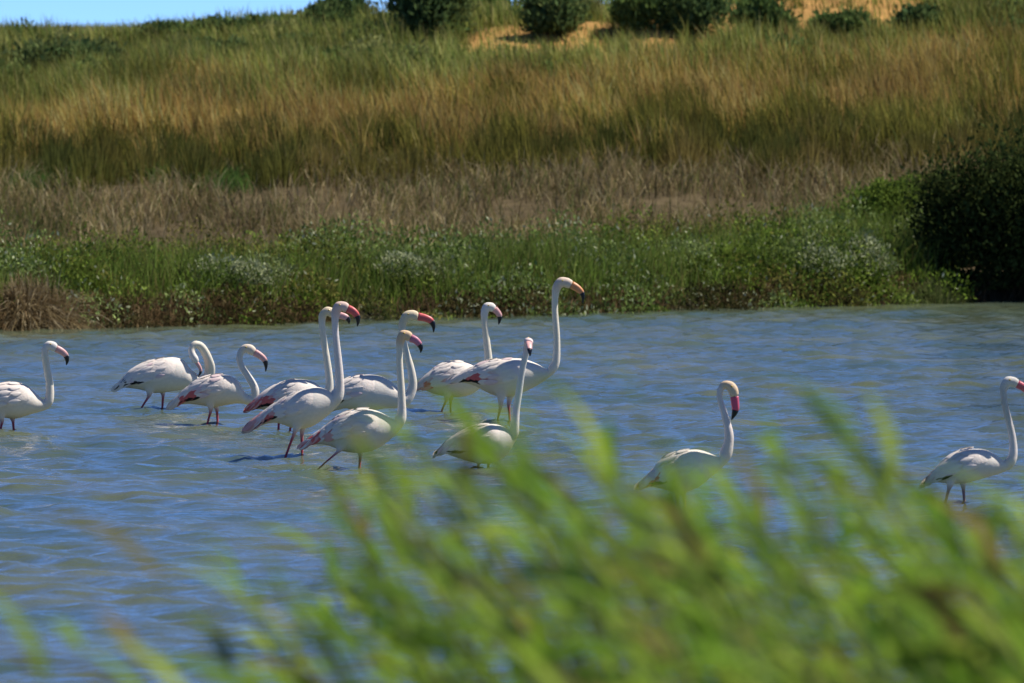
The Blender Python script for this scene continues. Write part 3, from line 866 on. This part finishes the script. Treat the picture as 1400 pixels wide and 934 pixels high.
# the twelve birds, each from its own profile
flamingo('flamingo standing apart behind the preening one, pale mauve bill, neck in a gentle curve', 588, (-47, 561),
         [(-36, 548, -38, 562), (-18, 533, -20, 568), (2, 525, 0, 571), (22, 523.5, 21, 573), (38, 528, 42, 567), (50, 540, 56, 563), (57, 546, 66, 559)],
         [(66, 548, 6.4), (67.5, 537, 5.8), (66.5, 521, 5.2), (62.5, 500, 4.9), (60.8, 486, 4.6)],
         [(61.5, 477, 5.2), (66, 472.5, 6.4), (72, 474, 6.6)], [(76, 477, 5.0), (83, 480.5, 4.6), (89, 486, 4.0), (91, 493, 2.6), (90, 499.5, .6)],
         [[(3.3, 575), (0, 589)], [(16.3, 574), (17.6, 589)]], 'pale', yaw=6, headcol=PALE, rear='blush', red=.15, seed=11)
flamingo('preening flamingo with neck looped over and black wing tip', 560.5, (163, 528),
         [(173, 514, 172, 530), (190, 500, 190, 532.5), (212, 491.5, 212, 538), (236, 488, 232, 536), (251, 493, 250, 533), (259, 504, 264, 530)],
         [(272, 523, 9.0, .06), (283, 518, 8.0, .10), (286, 505, 7.4, .08), (284, 493, 6.4, .04), (279.5, 482, 6.0, .02), (273, 473, 5.8, 0), (266, 471, 5.4, -.01), (262, 477, 5.2, -.015)],
         [(262.5, 484, 5.8, -.025), (266, 490.5, 6.2, -.03)], [(268.5, 496, 4.6, -.02), (272, 501, 4.0, -.02), (274, 507, 3.4, -.02), (272.5, 512, 2.2, -.02), (270, 515.5, .6, -.02)],
         [[(205.5, 539), (190.8, 560.8)], [(222.6, 537.7), (221, 559.4)]], 'pale', yaw=8, headcol=PALE, rear='black', red=0, blackline=1, seed=12)
flamingo('flamingo with an S shaped grey neck next to the preening one', 580, (231, 555),
         [(243, 543, 244, 554), (257, 530, 258, 552.5), (275, 518, 277, 555), (295, 512.5, 292, 557.5), (313, 513, 310, 554), (326, 521, 327, 551.5), (334, 536, 338, 553.5)],
         [(345.5, 547, 6.6), (349, 538, 5.6), (346.5, 527, 5.4), (338.5, 514, 4.9), (330.5, 502, 4.5), (327, 491, 4.4), (329, 482, 4.6)],
         [(334.5, 476.5, 5.8), (341.5, 477.5, 6.8)], [(348, 482, 5.2), (355, 486, 4.6), (361.5, 492, 3.9), (363.5, 500, 2.4), (363, 508, .6)],
         [[(289, 559), (282.3, 582)], [(295.7, 558), (296.9, 582)]], 'pale', yaw=-4, headcol=(.80, .68, .55), neckcol=(.70, .68, .63), rear='white', red=.95, blackline=1, seed=13)
flamingo('flamingo whose bill is half hidden behind the pink necked bird', 589, (338, 560),
         [(350, 547, 349, 560), (366, 533.5, 366, 561), (382, 525, 384, 565), (398, 519, 400, 568), (416, 518.5, 418, 566), (432, 524, 434, 558), (441, 533, 446, 549)],
         [(447.5, 538, 7.0), (450.5, 525, 5.4), (447, 494, 4.8), (442, 463, 4.4), (440, 443, 4.4)],
         [(441, 431, 5.6), (447, 426, 6.8), (454, 428, 6.6)], [(460, 431, 5.2), (467, 432, 4.8), (473.5, 434.5, 4.0), (476.5, 438.5, 2.6), (477, 443, .6)],
         [[(381.5, 568), (380.6, 589)], [(398, 569), (396, 588)]], 'pale', yaw=3, headcol=CREAM, rear='red', red=.6, blackline=1, seed=14)
flamingo('flamingo with tall pinkish neck, red wing edge and black tipped pink bill, legs apart', 626, (335.5, 587),
         [(349, 573, 350, 585), (366.5, 559.5, 368, 579), (382, 549, 382, 579.5), (398, 539, 400, 586), (422.5, 529, 423, 585.5), (440, 530, 444, 572), (452, 536, 458, 559)],
         [(461, 542, 8.6), (464.5, 527, 6.3), (462.5, 494, 5.3), (459.4, 463, 4.6), (458, 441, 4.6)],
         [(459, 427, 6.4), (463.5, 419, 7.4), (470, 419, 7.0)], [(475.5, 422, 5.8), (482, 425, 5.2), (487.5, 430.5, 4.4), (489.5, 438, 2.8), (488.6, 446, .7)],
         [[(403.9, 588), (389.9, 624.7)], [(412, 588), (412.5, 627.8)]], 'red', yaw=-5, headcol=(.80, .58, .50), neckcol=(.80, .72, .68), rear='pink', red=.7, seed=15)
flamingo('flamingo with bright coral bill held level, standing behind the wide striding one', 598, (436, 568),
         [(446, 553, 447, 566), (458, 534, 458, 562), (472, 520, 473, 559), (488, 513.5, 490, 562), (507, 512, 508, 562), (526, 516, 528, 559), (541, 528, 546, 558)],
         [(556, 546, 9.0), (563, 533, 6.6), (564, 520, 5.8), (560.5, 500, 5.0), (554, 478, 4.6), (549.5, 456, 4.6)],
         [(550.5, 442, 5.6), (556, 432.5, 7.0), (564, 431, 7.2)], [(571.5, 433, 5.6), (581, 435, 5.0), (589, 439, 4.4), (592.5, 446, 2.8), (592.6, 454.5, .7)],
         [[(497, 562), (497, 598)], [(506, 562), (512, 598)]], 'red', yaw=4, headcol=CREAM, neckcol=(.80, .74, .62), rear='red', red=.6, seed=16)
flamingo('wide striding flamingo with red pink tail, mauve bill and one leg stretched back', 642, (412, 612.5),
         [(427, 598, 425, 609), (444, 585, 446, 609), (469, 566, 466, 617), (494, 559, 490, 620.5), (513, 560.5, 514, 615), (529, 568, 534, 601), (539, 574, 547, 588)],
         [(547, 574, 8.0), (549.5, 562, 6.0), (548, 525, 5.0), (546.3, 494, 4.4), (546.5, 477, 4.6)],
         [(547.5, 465, 6.2), (552, 457.5, 7.2), (557, 458.5, 6.8)], [(561.5, 462, 5.6), (568, 465, 5.0), (573, 470, 4.2), (575.5, 476, 2.8), (575, 482, .7)],
         [[(464.4, 616), (431.8, 642.7)], [(492.4, 621), (490.8, 641)]], 'mauve', yaw=-6, headcol=(.78, .56, .36), rear='red', red=.5, blackline=0, seed=17)
flamingo('pinkish backed flamingo with its body partly hidden behind the orange billed one', 563, (570, 530),
         [(578, 519, 579, 533), (590, 508, 592, 538), (606, 497.5, 606, 542), (624, 493, 622, 544), (642, 496, 642, 541), (655, 503, 657, 531), (660, 509, 666, 520)],
         [(667, 506, 7.0), (668, 494, 5.6), (664.5, 460, 4.6), (662.3, 440, 4.4)],
         [(662.5, 427, 5.4), (666, 420, 6.6), (671, 420, 6.4)], [(676, 423, 4.8), (680, 427, 4.2), (683, 432, 3.6), (683, 438, 2.4), (681.6, 444, .6)],
         [[(611.4, 544.8), (602.7, 563.4)], [(616, 545.7), (616, 562.4)]], 'pale', yaw=10, headcol=PALE, rear='blush', red=.9, blackline=0, seed=18)
flamingo('tallest flamingo with straight neck and orange bill', 577, (613, 521.5),
         [(630, 511.5, 630, 523), (648, 502, 650, 528.5), (668, 493.5, 672, 540), (690, 490, 692, 543), (714, 490, 714, 537.5), (734, 497, 737, 526), (747, 504.5, 752, 515)],
         [(756, 503, 6.4), (760.3, 494, 5.4), (761.3, 475, 4.8), (761, 455, 4.4), (758.6, 424, 4.3), (759, 405, 4.6)],
         [(761, 393, 6.2), (767, 386, 7.4), (775, 386.5, 7.0)], [(781.5, 389.5, 5.6), (788.5, 393.5, 5.0), (794.5, 399, 4.0), (797, 406, 2.2), (796.8, 415, .6)],
         [[(685, 554), (679, 578.5)], [(695, 552), (696.6, 572)]], 'orange', yaw=-3, headcol=(.80, .64, .50), rear='white', red=1.0, blackline=1, seed=19)
flamingo('flamingo with its head turned sideways to its body, black bill pointing down', 641, (600, 620),
         [(609, 609, 609, 621), (622, 597, 623, 626), (640, 586.5, 642, 632), (660, 580, 661, 635), (679, 580, 680, 632), (692, 585, 696, 619), (699, 590, 704, 604)],
         [(702.5, 592, 7.0), (704, 580, 6.0), (705.5, 560, 5.2), (709.5, 536, 4.8), (714, 505, 4.4), (718.5, 486, 4.3, -.005)],
         [(721, 474, 5.4, -.01), (722.5, 466.5, 6.2, -.03), (723, 466, 6.2, -.055)], [(723.2, 468, 4.8, -.075), (723.5, 471, 4.4, -.105), (724, 475.5, 3.8, -.13), (724.4, 480, 2.6, -.142), (724.6, 485.5, .7, -.145)],
         [[(655, 633), (652, 642)], [(668, 633), (667, 641)]], 'pale', yaw=-8, headcol=(.82, .66, .64), neckcol=(.76, .74, .70), rear='white', red=.1, seed=20)
flamingo('solitary flamingo bowing its hot pink bill straight down, neck curved like a hook', 694, (876, 665),
         [(888, 651, 888, 666), (901, 637, 904, 669), (916, 623, 918, 673), (934, 616, 936, 674), (955, 614.5, 957, 666), (972, 620, 972, 653), (983, 624.5, 987, 640)],
         [(991.5, 622, 9.0), (996, 606, 7.0), (996.5, 590, 6.0), (989.5, 563, 4.4), (984, 545, 4.0), (985, 533, 4.4)],
         [(990.5, 526, 5.6), (998, 527.5, 7.0), (1002.5, 534, 7.2)], [(1004, 542, 5.8), (1005, 551, 5.6), (1005.5, 559, 5.0), (1003.5, 566, 3.4), (1000, 574, .7)],
         [[(926, 676), (927.5, 694)], [(934, 676), (938, 694)]], 'hot', yaw=-10, headcol=(.82, .62, .42), neckcol=(.82, .72, .66), rear='blush', red=.75, blackline=.8, legcol=(.78, .36, .20), seed=21)
flamingo('clean white flamingo with fluffy tail wading alone behind the reeds', 691, (1268, 657),
         [(1277, 647, 1278, 659), (1288, 635, 1290, 661), (1303, 622.5, 1306, 662), (1323, 614.5, 1324, 661), (1346, 614.5, 1345, 655), (1362, 622, 1366, 649), (1372, 630, 1380, 643)],
         [(1382, 632, 7.4), (1386.3, 621, 6.0), (1384.5, 595, 5.0), (1376.5, 563, 4.6), (1372.5, 540, 4.4)],
         [(1373.5, 529, 6.0), (1379, 522, 7.4), (1386, 522.5, 7.0)], [(1392, 525.5, 5.6), (1400, 530, 5.2), (1406, 536, 4.4), (1408, 543, 2.8), (1407, 551, .7)],
         [[(1299, 664), (1292, 690)], [(1318, 664), (1320, 690)]], 'hot', yaw=2, headcol=PALE, neckcol=(.82, .76, .74), rear='blush', red=.2, blackline=.3, legcol=(.45, .25, .22), seed=22)

# ------------------------------------------------------------------ water mesh with rings round the legs
X, Y, Z, F = WATER_ME
for i, (rx_, ry_) in enumerate(ripples):
    m = (np.abs(X - rx_) < 1.0) & (np.abs(Y - ry_) < 1.0)
    d = np.hypot(X[m] - rx_, Y[m] - ry_)
    Z[m] += .015 * np.cos(d * 2 * math.pi / .17 + i) * np.exp(-d / .22)
wme = np_mesh('water', np.stack([X, Y, Z], 1), [F], smooth=True); wme.materials.append(MAT_WATER)
tag(link('water', wme), kind='structure')

# ------------------------------------------------------------------ reeds on the near bank
def reed_leaf_mesh(seed):
    r = np.random.default_rng(seed)
    nseg = 7; V = []; Fq = []
    bend = .35 + .5 * r.random(); tw = r.uniform(-.5, .5)
    for i in range(nseg + 1):
        t = i / nseg
        w = .5 * (math.sin(math.pi * min(1, t * .92 + .08)) ** .7) * (1 - t ** 3) + .01
        x_ = t; z_ = .25 * t - bend * t * t
        ca, sa = math.cos(tw * t), math.sin(tw * t)
        V.append((x_, -w * ca * .15, z_ - w * sa * .15 + .012)); V.append((x_, 0, z_)); V.append((x_, w * ca * .15, z_ + w * sa * .15 + .012))
    for i in range(nseg):
        a = i * 3; Fq += [(a, a + 1, a + 4, a + 3), (a + 1, a + 2, a + 5, a + 4)]
    return np_mesh('leaf', np.array(V), [np.array(Fq)], smooth=True)
MAT_REED = leaf_mat('reed_leaf', [(.16, .31, .028), (.30, .44, .045), (.08, .18, .040), (.42, .52, .075), (.18, .35, .040), (.055, .11, .025), (.25, .40, .05), (.10, .20, .045)], trans=.45)
MAT_REEDB = leaf_mat('reed_leaf_brown', [(.17, .14, .04), (.24, .19, .06), (.13, .13, .04)], trans=.35)
MAT_STEM = principled('reed_stem', (.16, .20, .06), .6, .3, noise=.2, nscale=12)
LEAVES = [reed_leaf_mesh(i) for i in range(6)]
MAT_REEDD = leaf_mat('reed_leaf_dark', [(.025, .055, .030), (.035, .07, .035), (.03, .05, .03)], trans=.25)
LEAVESB = []; LEAVESD = []
for m_ in LEAVES:
    b_ = m_.copy(); m_.materials.append(MAT_REED); b_.materials.append(MAT_REEDB); LEAVESB.append(b_)
    d_ = m_.copy(); d_.materials.clear(); d_.materials.append(MAT_REEDD); LEAVESD.append(d_)
STEMS = []
for i in range(4):
    lean = .26 + .09 * i
    pts = [(-lean * t * t, 0.02 * math.sin(t * 4 + i), t) for t in np.linspace(0, 1, 8)]
    v, f = tube(pts, np.linspace(.0042, .0014, 8), 6)
    m_ = np_mesh('stem', v, [f], smooth=True); m_.materials.append(MAT_STEM); STEMS.append((m_, lean, i))

def reed(u, v, d, label, group, nleaf=8, brown=False, seed=0, big=1.0, span=.58):
    """A reed at distance d whose tip stands at photo point (u, v)."""
    r = np.random.default_rng(seed)
    sm_, lean, ii = STEMS[r.integers(0, len(STEMS))]
    tip = px(u, v, d)
    # foot: shifted by the lean
    hgt = tip[2] - float(ground_z(tip[0] + .3, d))
    hgt = max(.6, hgt); fx = tip[0] + lean * hgt
    z0 = float(ground_z(fx, d)); hgt = tip[2] - z0
    e = link('reed', None); e.location = (fx, d, z0 - .02); tag(e, label, 'reed', group)
    so_ = link('stem', sm_, e); so_.scale = (hgt, hgt, hgt + .02)
    for k_ in range(nleaf):
        t = 1 - span * (k_ + .3 * r.random()) / nleaf * min(1, 1.15 / hgt * 1.3)
        p_ = Vector((-lean * t * t * hgt, .02 * math.sin(t * 4 + ii) * hgt, t * (hgt + .02)))
        L = (.12 + .12 * r.random()) * big * (.75 + .4 * (1 - t) * 2)
        lo = link('leaf', LEAVESD[r.integers(0, 6)] if brown == 'dark' else (LEAVESB if (brown or r.random() < .07) else LEAVES)[r.integers(0, 6)], e)
        lo.location = p_
        # windswept to the left and upwards
        az = math.pi + r.normal() * .75; el = r.normal() * .35 + (.80 if k_ < 2 else .55)
        lo.rotation_euler = (r.normal() * .6, -el, az)
        lo.scale = (L, L * 1.05, L)
    return e

OUT = [(250, 880), (290, 830), (350, 790), (400, 760), (480, 690), (540, 655), (600, 630), (680, 630), (760, 640), (830, 650), (890, 690), (940, 690), (1000, 660), (1060, 625), (1120, 640), (1170, 600), (1220, 650), (1270, 690), (1300, 705), (1400, 705), (1520, 670)]
ox, oy = zip(*OUT)
rr = random.Random(5)
GRP = 'reeds massed on the near bank'; GL = 'windswept green reed in the blurred mass on the near bank'
k = 0
for i in range(285):
    u_ = 280 + 1260 * (rr.random() ** .72)
    top = np.interp(u_, ox, oy)
    v_ = top - 12 + 335 * rr.random() ** 1.25
    reed(u_, v_, rr.uniform(12.5, 17.5), GL, GRP, 15, rr.random() < .06, 500 + i); k += 1
# single tips that stand out of the mass
for i, (u_, v_, d_) in enumerate([(565, 575, 14), (640, 540, 14.5), (600, 610, 14.5), (690, 618, 14), (740, 632, 14.5), (790, 525, 14.5), (875, 540, 14), (700, 560, 14), (1170, 585, 14), (1060, 605, 14), (640, 625, 14.5), (480, 690, 14), (720, 590, 14.5), (370, 760, 14), (1215, 650, 14.5), (540, 655, 15)]):
    reed(u_, v_ + 22, d_, 'tall green reed rising clear above the reed mass', 'reed tips above the mass', 6, False, 800 + i)
for i, (u_, v_, d_, b_, lab) in enumerate([(215, 745, 13.5, True, 'lone brown reed growing well apart from the green mass'),
                                  (290, 835, 13.5, False, 'pale green reed at the thin end of the reed mass'),
                                  (330, 880, 13.0, False, 'short green reed at the thin end of the reed mass'),
                                  (85, 822, 13.2, False, 'slender green reed standing alone beside the brown ones'),
                                  (25, 850, 13.0, True, 'squat brown reed standing alone, farthest from the green mass'),
                                  (135, 880, 12.6, False, 'short lone green reed between the two brown ones'),
                                  (410, 800, 13.5, False, 'yellow green reed leading the dense mass'),
                                  (60, 880, 12.4, False, 'low broad green reed beside the squat brown one'),
                                  (240, 895, 12.6, False, 'low green reed between the lone brown reed and the mass'),
                                  (185, 850, 13.0, True, 'lower brown reed under the lone brown one')]):
    reed(u_, v_ + 50, d_, lab, 'scattered reeds', 8, b_, 900 + i, 1.2)
for i, (u_, v_, lab) in enumerate([(1300, 500, 'very tall dark reed close by, strongly blurred, its leaves hanging over the far shoreline'), (1392, 505, 'very tall dark reed close by, strongly blurred, beside the clean white flamingo')]):
    reed(u_, v_, 8.2, lab, 'scattered reeds', 5, 'dark', 951 + i, .62, .05)
